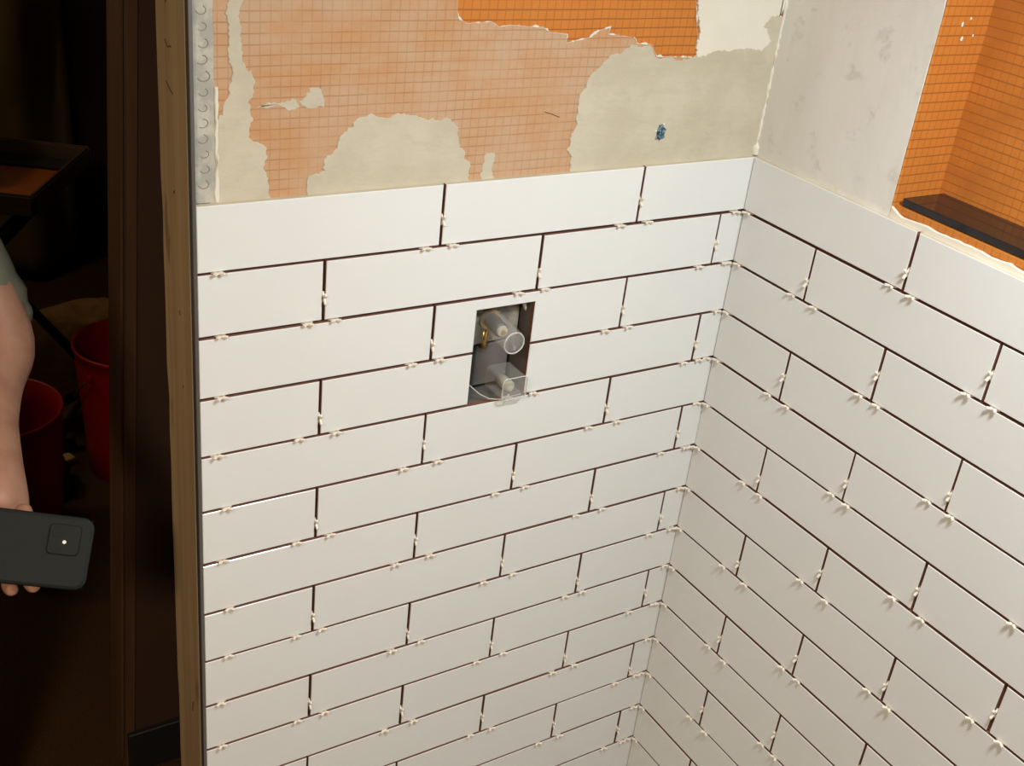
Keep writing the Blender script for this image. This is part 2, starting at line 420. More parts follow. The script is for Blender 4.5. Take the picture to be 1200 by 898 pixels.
# irregular bead of mortar along the inside corner
bm = bmesh.new(); pts = []; rs = []
for i in range(150):
    z = ZT+.001+i*.0026; k = noise.noise(Vector((z*55, 2, 7))); k2 = noise.noise(Vector((z*160, 5, 3)))
    pts.append((.0070+.0015*k2, .0075+.0012*k, z)); rs.append(max(.0006, .0020+.0040*k+.0016*k2) if z > ZT+.016 else .0055)
tube(bm, pts, rs, 8); obj('mortar_bead', bm, m_cream, wr, True)
for r in range(NROW):
    v0 = ZT-(r+1)*S+h; v1 = ZT-r*S-h + (h if r == 0 else 0)
    us = [0.0009]; k = 0
    u = R0 - (LT/2 if r % 2 else 0)
    while u < UE-.2: us.append(u); u += LT
    RJ[r] = us[1:-1]
    for i in range(len(us)-1):
        tile(RW, wr, 'R', rect(us[i] + (h if i else 0), v0, us[i+1]-h, v1), top=(r == 0))

# ------------------------------------------------------------------ metal edge trim at the open end of the valve wall
trim = struct(obj('trim_1', boxbm((-D-.0038, -.0005, 0), (-D+.0008, .0100, 2.3), .0006, 1), m_metal), 'thin metal tile edging down the open wall end')
bm = bmesh.new(); slab(bm, LW, ragged(rect(-D+.0008, ZT+.0005, -D+.0245, 2.3), .012, .0004, 31, (0, 3)), BD+.0008, BD+.0026, .0005); obj('anchoring_leg', bm, m_leg, trim)
arc_me = None
for i in range(28):
    z = 1.372 + i*.0165
    if arc_me is None:
        bm = bmesh.new()
        tube(bm, [(.0062*math.cos(a), 0, .0052*math.sin(a)) for a in [math.radians(x) for x in range(-150, 100, 25)]], .0008, 5)
        bmesh.ops.recalc_face_normals(bm, faces=bm.faces)
        arc_me = bpy.data.meshes.new('perforation'); bm.to_mesh(arc_me); bm.free(); arc_me.materials.append(m_ring)
    o = bpy.data.objects.new('perforation', arc_me); C.objects.link(o); o.parent = trim
    o.location = (-D+.0125+rnd.uniform(-.001, .001), -BD-.0024, z); o.rotation_euler = (0, rnd.uniform(-.4, .4), 0); s = rnd.uniform(.75, 1.1); o.scale = (s, 1, s)
bm = bmesh.new(); slab(bm, LW, ragged(rect(-D+.0245, ZT, -D+.0285, 1.475), .006, .0012, 33, (0,)), BD, BD+.004, .001); obj('mortar_bead', bm, m_cream, trim)

# ------------------------------------------------------------------ floors, dark room beyond, ceiling
fl = struct(obj('floor', boxbm((-3.0, -2.4, -.05), (.3, 3.4, 0)), m_carpet), 'dark brown carpet floor')
pan = struct(obj('floor', boxbm((-D+.02, -1.62, .0005), (-.0095, -.0105, .018)), m_mortar_floor), 'grey mortar shower floor')
XB, XT = -.788, -.676                      # its free end leans: foot and head of the jamb
bm = bmesh.new(); slab(bm, LW, [(XB+.016, 0), (.3, 0), (.3, 2.45), (XT+.016, 2.45)], -.655, -.54)
bw = struct(obj('wall_back', bm, m_brown), 'dark brown partition wall behind the shower')
def jamb(name, dx0, dx1, y0, y1, m, z0=0, z1=2.45):
    bm = bmesh.new(); f = lambda z: XB+(XT-XB)*z/2.45
    slab(bm, LW, [(f(z0)+dx0, z0), (f(z0)+dx1, z0), (f(z1)+dx1, z1), (f(z1)+dx0, z1)], -y1, -y0, .001); return obj(name, bm, m, bw)
jamb('jamb', 0, .016, .537, .552, m_jamb); jamb('jamb', 0, .016, .572, .645, m_jamb); jamb('rubber_seal', .004, .016, .552, .572, m_black, 0, 1.60); jamb('jamb_filler', .002, .016, .552, .572, m_jamb, 1.60, 2.45)
struct(obj('baseboard_back', boxbm((-.783, .527, 0), (.3, .540, .098), .002, 1), m_black), 'black baseboard along the dark partition')
struct(obj('wall_far', boxbm((-3.0, 3.2, 0), (.3, 3.3, 2.45)), m_brown), 'dark wall at the far end of the next room')
struct(obj('wall_side', boxbm((.02, .66, 0), (.1, 3.2, 2.45)), m_brown), 'dark side wall of the next room')
struct(obj('wall_room_block', boxbm((-2.3, .13, 0), (-2.2, 3.2, 2.45)), m_brown), 'unseen wall added left of the next room to block light')  # out of view, added to keep ambient light out of the next room
struct(obj('wall_door_block', boxbm((-3.0, .01, 0), (-1.62, .126, 2.45)), m_brown), 'unseen wall added beyond the doorway to block light')  # unseen wall piece, added to close the next room against stray light
struct(obj('ceiling', boxbm((-3.0, -2.4, 2.45), (.3, 3.4, 2.5)), m_ceil), 'plain ceiling')

# ------------------------------------------------------------------ tile spacers (X of plastic, half pushed into a joint)
def spacer_mesh():
    bm = bmesh.new()
    for a in (math.radians(40), math.radians(140)):
        c, s = math.cos(a), math.sin(a); L_ = .0083; wd = .0018; th = .0014
        q = []
        for (l, k) in ((-L_, -wd), (L_, -wd), (L_, wd), (-L_, wd)):
            q.append((l*c - k*s, l*s + k*c))
        lo = [bm.verts.new((x, y, -th)) for x, y in q]; hi = [bm.verts.new((x, y, th)) for x, y in q]
        bm.faces.new(lo[::-1]); bm.faces.new(hi)
        for i in range(4):
            j = (i+1) % 4; bm.faces.new((lo[i], lo[j], hi[j], hi[i]))
    bmesh.ops.bevel(bm, geom=bm.edges[:], offset=.0004, segments=1, affect='EDGES')
    bmesh.ops.recalc_face_normals(bm, faces=bm.faces)
    me = bpy.data.meshes.new('tile_spacer'); bm.to_mesh(me); bm.free(); me.materials.append(m_spacer); return me
sp_me = spacer_mesh()
ORD = ['first', 'second', 'third', 'fourth', 'fifth', 'sixth', 'seventh', 'eighth', 'ninth', 'tenth', 'eleventh', 'twelfth', 'thirteenth', 'fourteenth', 'fifteenth', 'sixteenth', 'seventeenth']
def spacer(wall, u, v, vertical, r, corner=False):
    o = bpy.data.objects.new('tile_spacer', sp_me); C.objects.link(o)
    # local x along the joint, local y out of the wall, local z across the joint
    ex = Vector(wall(1, 0, 0)) if not vertical else Vector((0, 0, 1)); ey = Vector(wall(0, 0, 1)); ez = ex.cross(ey)
    m = Matrix((ex, ey, ez)).transposed() @ Matrix.Rotation(rnd.uniform(-.16, .16), 3, 'Z')
    m = m.to_4x4(); m.translation = Vector(wall(u, v, rnd.uniform(-.0016, .0006)))
    o.matrix_world = m
    SPL.append((o, wall is LW, u, vertical, r, corner))
SPL = []
for r in range(14):
    v = ZT-(r+1)*S
    spacer(LW, -D + rnd.uniform(.020, .036), v, False, r)
    for u in LJ[r]:
        if u > -.04: continue
        inhole = r in (2, 3) and HOLE[0]-.005 < u < HOLE[1]+.005
        for du in (rnd.uniform(-.030, -.017), rnd.uniform(.012, .026)):
            uu = u+du
            if r in (2,) and HOLE[0]-.008 < uu < HOLE[1]+.008: uu = HOLE[0]-.014 if du < 0 else HOLE[1]+.014
            spacer(LW, uu, v, False, r)
        if not inhole: spacer(LW, u, ZT-(r+rnd.uniform(.55, .78))*S, True, r)
    spacer(LW, -rnd.uniform(.011, .016), v, False, r, True)
    spacer(RW, rnd.uniform(.010, .014), v, False, r, True)
    for u in RJ[r][:3]:
        if u > .80 or v < .35: continue
        for du in (rnd.uniform(-.030, -.018), rnd.uniform(.010, .024)): spacer(RW, u+du, v, False, r)
        spacer(RW, u, ZT-(r+rnd.uniform(.5, .72))*S, True, r)

for left in (True, False):
    side = 'valve wall' if left else 'niche wall'; frm = 'from left' if left else 'from corner'
    for r in range(NROW):
        for vert in (False, True):
            row = sorted([t for t in SPL if t[1] == left and t[4] == r and t[3] == vert and not t[5]], key=lambda t: t[2])
            for i, t in enumerate(row):
                if vert: lab = 'white tile spacer in the %s upright joint %s, %s tile row of %s' % (ORD[i], frm, ORD[r], side)
                else: lab = 'white tile spacer, %s %s in the level joint under %s tile row, %s' % (ORD[i], frm, ORD[r], side)
                tag(t[0], lab, 'tile spacer', 'tile spacers in the joints of the %s' % side)
        for t in SPL:
            if t[1] == left and t[4] == r and t[5]:
                tag(t[0], 'white tile spacer at the inside corner under %s tile row, on the %s side' % (ORD[r], side), 'tile spacer', 'tile spacers at the inside corner')

# ------------------------------------------------------------------ shower valve in its cut-out
hx0, hx1, hz0, hz1 = HOLE
sv = empty('shower_valve', ((hx0+hx1)/2, .03, hz0)); tag(sv, 'roughed-in shower valve under clear plastic guards in a square cut-out', 'shower valve')
def svp(name, bm, m, smooth=False, par=None):
    o = obj(name, bm, m, None, smooth); o.parent = par or sv
    o.matrix_parent_inverse = Matrix.Translation(-Vector(sv.location)); return o
bm = bmesh.new()      # open-fronted housing
zc = (hz0+hz1)/2; dy = .085
box(bm, (hx0-.004, dy, hz0-.004), (hx1+.004, dy+.004, hz1+.004))
box(bm, (hx0-.004, .0092, hz0-.004), (hx0-.0005, dy, hz1+.004)); box(bm, (hx1+.0005, .0092, hz0-.004), (hx1+.004, dy, hz1+.004))
box(bm, (hx0-.004, .0092, hz0-.004), (hx1+.004, dy, hz0-.0005)); box(bm, (hx0-.004, .0092, hz1+.0005), (hx1+.004, dy, hz1+.004))
svp('housing', bm, m_guard)
# face plate of the plaster guard, upper half, just behind the tile
bm = bmesh.new(); slab(bm, LW, [(hx0+.001, zc+.004), (hx1-.006, zc+.010), (hx1-.006, hz1-.014), (hx1-.014, hz1-.006), (hx0+.012, hz1-.003), (hx0+.001, hz1-.012)], -.030, -.026, .001); svp('guard_plate', bm, m_guard2)
bm = bmesh.new(); slab(bm, LW, rect(hx0+.024, hz0+.006, hx1-.010, zc+.002), -.052, -.034, .003); svp('valve_body', bm, m_guard)
bm = bmesh.new(); slab(bm, LW, rect(hx0+.0005, hz0+.012, hx0+.022, zc-.002), -.050, -.030, .002); svp('dark_void_block', bm, m_blackp)  # dark void beside the valve body, put in as a black block
bm = bmesh.new(); slab(bm, LW, [(hx1-.016, hz1-.002), (hx1-.003, hz1-.002), (hx1-.003, hz1-.020), (hx1-.006, hz1-.013)], -.020, -.014, .001); svp('corner_tab', bm, m_cream)
bm = bmesh.new(); slab(bm, LW, [(hx0+.001, hz1-.012), (hx0+.001, hz1-.003), (hx0+.010, hz1-.002)], -.018, -.012, .001); svp('corner_tab', bm, m_gyp)
# stem seen through the clear tube
tc = Vector((-.3985, .026, 1.1470))
Y = Vector((0, -1, 0)); tdir = Vector((-.045, -1, -.055)).normalized()
bm = bmesh.new(); tube(bm, [tc-tdir*.012, tc-tdir*.002, tc-tdir*.002, tc+tdir*.004], [.0195, .0195, .0150, .0150], 20); svp('brass_collar', bm, m_brass, False)
bm = bmesh.new(); tube(bm, [tc+tdir*.0035, tc+tdir*.006, tc+tdir*.034, tc+tdir*.036], [.0085, .0105, .0105, .0095], 18); svp('cartridge', bm, m_blackp, True)
bm = bmesh.new(); tube(bm, [tc+tdir*.036, tc+tdir*.040], [.0078, .0072], 14); stem = svp('stem', bm, m_gyp)
bm = bmesh.new(); tube(bm, [tc+tdir*.040, tc+tdir*.045], [.0032, .0028], 10); svp('stem_screw', bm, m_brass)
bm = bmesh.new(); tube(bm, [tc+Vector((-.003, .004, -.016)), tc+Vector((-.003, .004, -.045))], .0055, 12); svp('brass_pipe', bm, m_brass, True)
# clear tube: wall thickness, open at the back, closed rounded end
bm = bmesh.new(); q0 = tc+tdir*.002; e = .068
def ringset(prof):
    tube(bm, [q0+tdir*a for a, _ in prof], [b for _, b in prof], 28, False)
ringset([(0, .0182), (.006, .0172), (e-.003, .0164), (e-.0008, .0158), (e, .0142), (e, .0134), (e-.0018, .0132), (e-.0022, .0004), (e-.0038, .0004), (e-.0038, .0140), (e-.006, .0150), (.006, .0158), (0, .0166)])
tb = svp('clear_tube', bm, m_clear, True)
bm = bmesh.new(); tube(bm, [tuple(q0+tdir*(e+.0006)+Vector((math.cos(a)*.0148, 0, math.sin(a)*.0148))) for a in [2*math.pi*k/28 for k in range(29)]], .0010, 6, False); svp('tube_rim', bm, m_rim, True)
# lower clear guard: rounded-corner frame and front
def rrect(u0, v0, u1, v1, r, n_=5):
    o_ = []
    for cx, cy, a0 in ((u1-r, v0+r, -90), (u1-r, v1-r, 0), (u0+r, v1-r, 90), (u0+r, v0+r, 180)):
        for k in range(n_+1):
            a = math.radians(a0 + 90*k/n_); o_.append((cx+r*math.cos(a), cy+r*math.sin(a)))
    return o_
gu0, gv0, gu1, gv1 = hx1-.046, hz0+.004, hx1-.006, hz0+.038
bm = bmesh.new(); outer = rrect(gu0, gv0, gu1, gv1, .006); inner = rrect(gu0+.0012, gv0+.0012, gu1-.0012, gv1-.0012, .005)
NN = len(outer)
lay = [(outer, -.030), (outer, .012), (rrect(gu0+.001, gv0+.001, gu1-.001, gv1-.001, .0055), .0135)]
rings = [[bm.verts.new(LW(p[0], p[1], nn)) for p in o_] for o_, nn in lay]
lay2 = [(inner, -.030), (inner, .012)]
rings2 = [[bm.verts.new(LW(p[0], p[1], nn)) for p in o_] for o_, nn in lay2]
for a, b in list(zip(rings, rings[1:])) + list(zip(rings2, rings2[1:])):
    for i in range(NN): bm.faces.new((a[i], a[(i+1) % NN], b[(i+1) % NN], b[i]))
bm.faces.new(rings[-1]); bm.faces.new(rings2[-1])
for i in range(NN): bm.faces.new((rings[0][i], rings[0][(i+1) % NN], rings2[0][(i+1) % NN], rings2[0][i]))
svp('clear_cover', bm, m_clear)
bm = bmesh.new(); tube(bm, [LW(p[0], p[1], .0135) for p in rrect(gu0+.0006, gv0+.0006, gu1-.0006, gv1-.0006, .006)+[rrect(gu0+.0006, gv0+.0006, gu1-.0006, gv1-.0006, .006)[0]]], .0009, 6, False); svp('cover_rim', bm, m_rim, True)
bm = bmesh.new(); tube(bm, [LW(hx0+.003, hz0+.028, -.010), LW(hx0+.020, hz0+.012, -.004), LW(hx0+.034, hz0+.004, 0), LW(hx0+.050, hz0+.002, .004), LW(hx1-.010, hz0+.006, .006)], .0009, 6); svp('plastic_strap', bm, m_rim, True)
q = at(598, 454, 1, .006); cu, cv = q.x, q.z
bm = bmesh.new(); tube(bm, [LW(cu, cv, -.034), LW(cu, cv, -.008), LW(cu, cv, -.005), LW(cu, cv, -.004)], [.0085, .0085, .006, .003], 16); svp('white_cap', bm, m_gyp, True)
for (u, v) in ((hx0+.004, zc-.002), (hx0+.006, hz1-.050)):
    bm = bmesh.new(); tube(bm, [LW(u, v, -.028), LW(u, v, -.024)], [.0022, .0016], 8); svp('screw', bm, m_metal)

# ------------------------------------------------------------------ blue plug in the mortar above the tiles
q = at(774, 155, 1, .008)
plug = empty('pipe_plug', q); tag(plug, 'small blue crumpled plug poking through the grey mortar above the tiles', 'plug')
bm = bmesh.new(); bmesh.ops.create_icosphere(bm, subdivisions=3, radius=1)
for v in bm.verts:
    k = 1+.35*noise.noise(v.co*2.6+Vector((4, 1, 2))); v.co = Vector((v.co.x*.0068, v.co.y*.004, v.co.z*.0100))*k
obj('plug_core', bm, m_blue, plug)
for i in range(7):
    a = i*2*math.pi/7+.3; bm = bmesh.new(); bmesh.ops.create_icosphere(bm, subdivisions=1, radius=1)
    s = rnd.uniform(.0013, .0028)
    for v in bm.verts: v.co = Vector((v.co.x*s+.0082*math.cos(a), v.co.y*.0016, v.co.z*s*1.3+.0112*math.sin(a)))
    obj('mortar_crumb', bm, m_cream if i % 2 else m_ring, plug, True)

# ------------------------------------------------------------------ black stone shelf in the niche
bm = bmesh.new(); slab(bm, RW, rect(NI[0]+.008, NI[2]+.0012, NI[1]-.004, NI[2]+.0105), dn+.002, BD-.004, .0008)
tag(obj('niche_shelf', bm, m_slab), 'polished black stone slab lying on the niche bottom', 'shelf')

# ------------------------------------------------------------------ red buckets
def bucket(loc, rot, label):
    b = empty('bucket', loc); b.rotation_euler = (0, 0, rot); tag(b, label, 'bucket', 'red buckets on the carpet')
    prof = [(.124, .0), (.130, .004), (.134, .10), (.1445, .290), (.1465, .330), (.1475, .360), (.153, .364), (.153, .371), (.150, .373), (.146, .371), (.144, .30), (.130, .02), (.02, .010)]
    obj('body', lathe(prof, 40), m_red, b, True)
    bm = bmesh.new(); tube(bm, [(.154*math.cos(a), .154*math.sin(a), .318 - .16*math.sin(math.pi*(k/16))) for k, a in enumerate([math.pi*i/16 for i in range(17)])], .0024, 6); hd = obj('handle', bm, m_metal, b, True)
    for s in (0, math.pi):
        bm = bmesh.new(); tube(bm, [(.148*math.cos(s), 0, .318), (.159*math.cos(s), 0, .318)], .010, 12); obj('handle_ear', bm, m_red, b)
    return b
q = at(156, 400, 2, .37); bucket((q.x, q.y, 0), .5, 'red plastic bucket standing beside the dark door jamb')
q = at(-8, 478, 2, .37); bucket((q.x, q.y, 0), .9, 'red plastic bucket behind the person holding a phone')

# ------------------------------------------------------------------ tile saw on a folding stand
ZS = .75
a = at(107, 171, 2, ZS); b = at(38, 231, 2, ZS)
ey = (a-b).normalized(); ex = Vector((ey.y, -ey.x, 0))           # ex points to the right of the tray
Wd = (a-b).length; Ld = .62
saw = empty('tile_saw', (b.x, b.y, 0)); tag(saw, 'black wet tile saw with orange tray on folding stand', 'tile saw')
def sp(x, y, z): return Vector((0, 0, 0)) + ex*x + ey*y + Vector((0, 0, z))
def sbox(bm, p0, p1):
    vs_ = [bm.verts.new(sp(x, y, z)) for x in (p0[0], p1[0]) for y in (p0[1], p1[1]) for z in (p0[2], p1[2])]
    for f in ((0,1,3,2),(4,6,7,5),(0,4,5,1),(2,3,7,6),(0,2,6,4),(1,5,7,3)): bm.faces.new([vs_[i] for i in f])
rim = .016; hgt = .055
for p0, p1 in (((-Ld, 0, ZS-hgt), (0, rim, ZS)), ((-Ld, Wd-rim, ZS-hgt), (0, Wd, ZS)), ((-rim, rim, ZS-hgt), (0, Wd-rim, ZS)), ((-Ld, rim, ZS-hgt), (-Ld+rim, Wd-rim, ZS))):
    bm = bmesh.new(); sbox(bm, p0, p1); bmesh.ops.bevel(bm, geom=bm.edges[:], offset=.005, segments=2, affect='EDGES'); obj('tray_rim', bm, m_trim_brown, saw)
bm = bmesh.new(); sbox(bm, (-Ld+rim, rim, ZS-hgt), (-rim, Wd-rim, ZS-hgt+.008)); obj('tray_pan', bm, m_tray, saw)
bm = bmesh.new(); sbox(bm, (-Ld+rim, Wd-.10, ZS-hgt+.008), (-rim-.004, Wd-rim-.004, ZS-hgt+.016)); obj('tray_step', bm, m_black, saw)
for s in (.05, Wd-.05):
    for p0, p1 in (((-Ld+.04, s, ZS-hgt), (.02, s, .02)), ((-.04, s, ZS-hgt), (-Ld-.02, s, .02))):
        bm = bmesh.new(); tube(bm, [sp(*p0), sp(*p1)], .0135, 10); lg = obj('leg', bm, m_blk_metal, saw, True)
        bm = bmesh.new(); tube(bm, [sp(p1[0], p1[1], .0), sp(p1[0], p1[1], .045)], [.021, .018], 10); obj('rubber_foot', bm, m_black, lg)
bm = bmesh.new(); tube(bm, [sp(.02, .05, .09), sp(.02, Wd-.05, .09)], .009, 8); obj('cross_bar', bm, m_blk_metal, saw)
bm = bmesh.new(); tube(bm, [sp(-Ld-.02, .05, .09), sp(-Ld-.02, Wd-.05, .09)], .009, 8); obj('cross_bar', bm, m_blk_metal, saw)
bm = bmesh.new(); sbox(bm, (-.42, Wd-.06, ZS), (-.34, Wd, ZS+.20)); obj('saw_post', bm, m_blk_metal, saw)
bm = bmesh.new(); sbox(bm, (-.44, .08, ZS+.14), (-.30, Wd+.02, ZS+.23)); bmesh.ops.bevel(bm, geom=bm.edges[:], offset=.02, segments=3, affect='EDGES'); obj('saw_motor', bm, m_blk_metal, saw)
bm = bmesh.new(); tube(bm, [sp(-.295, .18, ZS+.09), sp(-.291, .18, ZS+.09)], .085, 28); obj('blade', bm, m_metal, saw)

# ------------------------------------------------------------------ litter on the far carpet
def sheet(name, p, sx, sy, rot, m, amp, label, cat, seed, th=.003, nx=22, ny=16):
    bm = bmesh.new(); bmesh.ops.create_grid(bm, x_segments=nx, y_segments=ny, size=.5)
    for v in bm.verts:
        zz = noise.noise(Vector((v.co.x*4, v.co.y*5, seed)))+.5*noise.noise(Vector((v.co.x*9, v.co.y*11, seed+5)))
        v.co = Vector((v.co.x*sx, v.co.y*sy, amp*(zz+1)*.6+.002))
    g = bmesh.ops.extrude_face_region(bm, geom=bm.faces[:])
    for v in g['geom']:
        if isinstance(v, bmesh.types.BMVert): v.co.z += th
    o = obj(name, bm, m, None); o.location = p; o.rotation_euler = (0, 0, rot); tag(o, label, cat); return o
q = at(84, 412, 2, 0); sheet('kraft_paper', (q.x-.02, q.y, 0), .62, .55, .3, m_gold, .03, 'crumpled brown kraft paper spread on the far carpet', 'paper', 2)
def plank(px, py, L_, wd, th, rot, label, z=.0):
    q = at(px, py, 2, z); bm = boxbm((-L_/2, -wd/2, 0), (L_/2, wd/2, th), .003, 1)
    o = obj('wood_offcut', bm, m_lumber); o.location = (q.x, q.y, z); o.rotation_euler = (0, 0, rot); tag(o, label, 'wood')
plank(72, 492, .22, .05, .02, .55, 'pale wood offcut lying between the red buckets', .0)
plank(72, 545, .07, .035, .02, .35, 'short wood offcut lying nearest on the carpet between buckets', .0)
q = at(66, 578, 2, 0); bm = bmesh.new(); bmesh.ops.create_icosphere(bm, subdivisions=3, radius=1)
for v in bm.verts:
    k = 1+.35*noise.noise(v.co*1.8); v.co = Vector((v.co.x*.05, v.co.y*.075, max(v.co.z, -.65)*.05+.0325))*k
    v.co.z = max(v.co.z, .001)
o = obj('rag', bm, m_rag, None, True); o.location = (q.x, q.y+.03, 0); tag(o, 'crumpled black rag on the carpet between the buckets', 'rag')
# hanging dark plastic sheet
bm = bmesh.new(); nx, nz = 60, 30
g_ = [[bm.verts.new((-1.9+1.62*i/nx, 2.95+.05*math.sin(i*.55+.6*math.sin(k*.25))+.035*noise.noise(Vector((i*.12, k*.12, 2))), .02+2.35*k/nz)) for k in range(nz+1)] for i in range(nx+1)]
for i in range(nx):
    for k in range(nz): bm.faces.new((g_[i][k], g_[i+1][k], g_[i+1][k+1], g_[i][k+1]))
ge = bmesh.ops.extrude_face_region(bm, geom=bm.faces[:])
for v in ge['geom']:
    if isinstance(v, bmesh.types.BMVert): v.co.y += .002
tag(obj('plastic_sheet', bm, m_sheet, None, True), 'dark plastic sheet hanging behind the tile saw', 'sheet')

# ------------------------------------------------------------------ person in the doorway holding a phone
def skin(name, nodes, edges, m, parent=None, root=0, sub=2, fix=None):
    me = bpy.data.meshes.new(name); keys = list(nodes)
    me.from_pydata([tuple(nodes[k][0]) for k in keys], [(keys.index(a), keys.index(b)) for a, b in edges], [])
    o = bpy.data.objects.new(name, me); C.objects.link(o)
    sm = o.modifiers.new('skin', 'SKIN'); sm.use_smooth_shade = True; sm.branch_smoothing = .4
    for i, k in enumerate(keys):
        r = nodes[k][1]; r = r if isinstance(r, tuple) else (r, r)
        me.skin_vertices[0].data[i].radius = r; me.skin_vertices[0].data[i].use_root = (i == root)
    ss = o.modifiers.new('sub', 'SUBSURF'); ss.levels = sub; ss.render_levels = sub
    dg = bpy.context.evaluated_depsgraph_get(); dg.update()
    nm = bpy.data.meshes.new_from_object(o.evaluated_get(dg)); nm.name = name
    bpy.data.objects.remove(o)
    for p_ in nm.polygons: p_.use_smooth = True
    nm.materials.clear(); nm.materials.append(m)
    return link(name, nm, None, parent)
V = Vector
bx, by = -1.235, .40
elbow = P(8, 410, 1.43); wrist = P(0, 540, 1.295); shl = V((-1.06, .40, 1.375))
palm = P(11, 580, 1.268); knuck = P(12, 610, 1.258)
body = {}
def nd(k, p, r): body[k] = (V(p), r)
nd('pelvis', (bx, by, .90), (.135, .10)); nd('waist', (bx, by, 1.04), (.13, .095)); nd('chest', (bx, by+.005, 1.24), (.145, .10)); nd('upch', (bx, by+.01, 1.36), (.12, .085))
nd('neck', (bx, by+.005, 1.45), .052); nd('skull0', (bx, by-.005, 1.53), .062); nd('skull1', (bx, by-.015, 1.60), (.078, .088)); nd('skull2', (bx, by-.01, 1.665), (.07, .082))
nd('shL', shl, .055); nd('uaL', shl.lerp(elbow, .5), .050); nd('elL', elbow, (.043, .046)); nd('faL', elbow.lerp(wrist, .25)+RIGHT*-.016, (.037, .040)); nd('faL2', elbow.lerp(wrist, .68)+RIGHT*-.010, (.028, .028)); nd('wrL', wrist, (.029, .024)); nd('paL', palm, (.034, .017)); nd('knL', knuck, (.038, .014))
nd('shR', (bx-.19, by+.01, 1.375), .055); nd('elR', (bx-.245, by+.03, 1.09), .043); nd('faR', (bx-.25, by-.02, 1.02), .041); nd('wrR', (bx-.25, by-.09, .865), .026); nd('paR', (bx-.248, by-.115, .80), (.022, .036))
nd('hpL', (bx+.085, by, .84), .088); nd('knL_', (bx+.10, by-.01, .48), .058); nd('caL', (bx+.10, by+.01, .36), .056); nd('anL', (bx+.10, by+.02, .09), .036); nd('toL', (bx+.11, by-.12, .035), .035)
nd('hpR', (bx-.085, by, .84), .088); nd('knR_', (bx-.10, by-.01, .48), .058); nd('caR', (bx-.10, by+.01, .36), .056); nd('anR', (bx-.10, by+.02, .09), .036); nd('toR', (bx-.11, by-.12, .035), .035)
be = [('pelvis', 'waist'), ('waist', 'chest'), ('chest', 'upch'), ('upch', 'neck'), ('neck', 'skull0'), ('skull0', 'skull1'), ('skull1', 'skull2'),
      ('upch', 'shL'), ('shL', 'uaL'), ('uaL', 'elL'), ('elL', 'faL'), ('faL', 'faL2'), ('faL2', 'wrL'), ('wrL', 'paL'), ('paL', 'knL'),
      ('upch', 'shR'), ('shR', 'elR'), ('elR', 'faR'), ('faR', 'wrR'), ('wrR', 'paR'),
      ('pelvis', 'hpL'), ('hpL', 'knL_'), ('knL_', 'caL'), ('caL', 'anL'), ('anL', 'toL'), ('pelvis', 'hpR'), ('hpR', 'knR_'), ('knR_', 'caR'), ('caR', 'anR'), ('anR', 'toR')]
person = empty('person', (bx, by, 0)); tag(person, 'person in grey-green shirt at the left edge, bare forearm, holding a dark phone', 'person')
def pp(o):
    o.parent = person; o.matrix_parent_inverse = Matrix.Translation(-V((bx, by, 0))); return o
bodyo = pp(skin('body', body, be, m_skin))
# fingers of the phone hand: behind the phone, tips curling under its lower edge
def finger(name, pts, rs, par=None):
    nodes = {i: (V(p), r) for i, (p, r) in enumerate(zip(pts, rs))}
    return pp(skin(name, nodes, [(i, i+1) for i in range(len(pts)-1)], m_skin))
dp = 1.252
finger('finger', [P(26, 590, 1.262), P(32, 622, dp), P(36, 655, dp-.002), P(35, 684, dp-.012), P(41, 689, dp-.026)], [.010, .0098, .0092, .0085, .0072])
finger('finger', [P(14, 594, 1.262), P(14, 626, dp), P(14, 660, dp-.002), P(10, 687, dp-.012), P(15, 693, dp-.027)], [.010, .0100, .0094, .0087, .0074])
finger('finger', [P(0, 596, 1.262), P(-6, 626, dp), P(-9, 660, dp-.002), P(-12, 686, dp-.012), P(-9, 692, dp-.026)], [.010, .0095, .0090, .0083, .0070])
finger('finger', [P(-12, 598, 1.265), P(-26, 626, dp), P(-31, 656, dp-.002), P(-34, 682, dp-.012), P(-31, 688, dp-.024)], [.009, .0086, .0080, .0074, .0064])
finger('thumb', [P(-14, 566, 1.272), P(-26, 582, 1.256), P(-32, 596, 1.236), P(-30, 606, 1.215), P(-22, 622, 1.205)], [.013, .0125, .0110, .0100, .0085])
# relaxed fingers of the other hand
for i in range(4):
    x0 = -.248; y0 = by-.115-.028+.018*i+.01; 
    l = (.075, .085, .08, .065)[i]
    finger('finger', [(bx+x0, by-.115+(.026-.017*i), .79), (bx+x0+.004, by-.118+(.028-.018*i), .765), (bx+x0+.012, by-.118+(.028-.018*i), .765-l*.4), (bx+x0+.028, by-.115+(.027-.018*i), .765-l*.8)], [.0095, .0092, .0085, .0070])
finger('thumb', [(bx-.24, by-.14, .815), (bx-.222, by-.160, .79), (bx-.212, by-.165, .76), (bx-.206, by-.163, .735)], [.012, .0115, .010, .008])
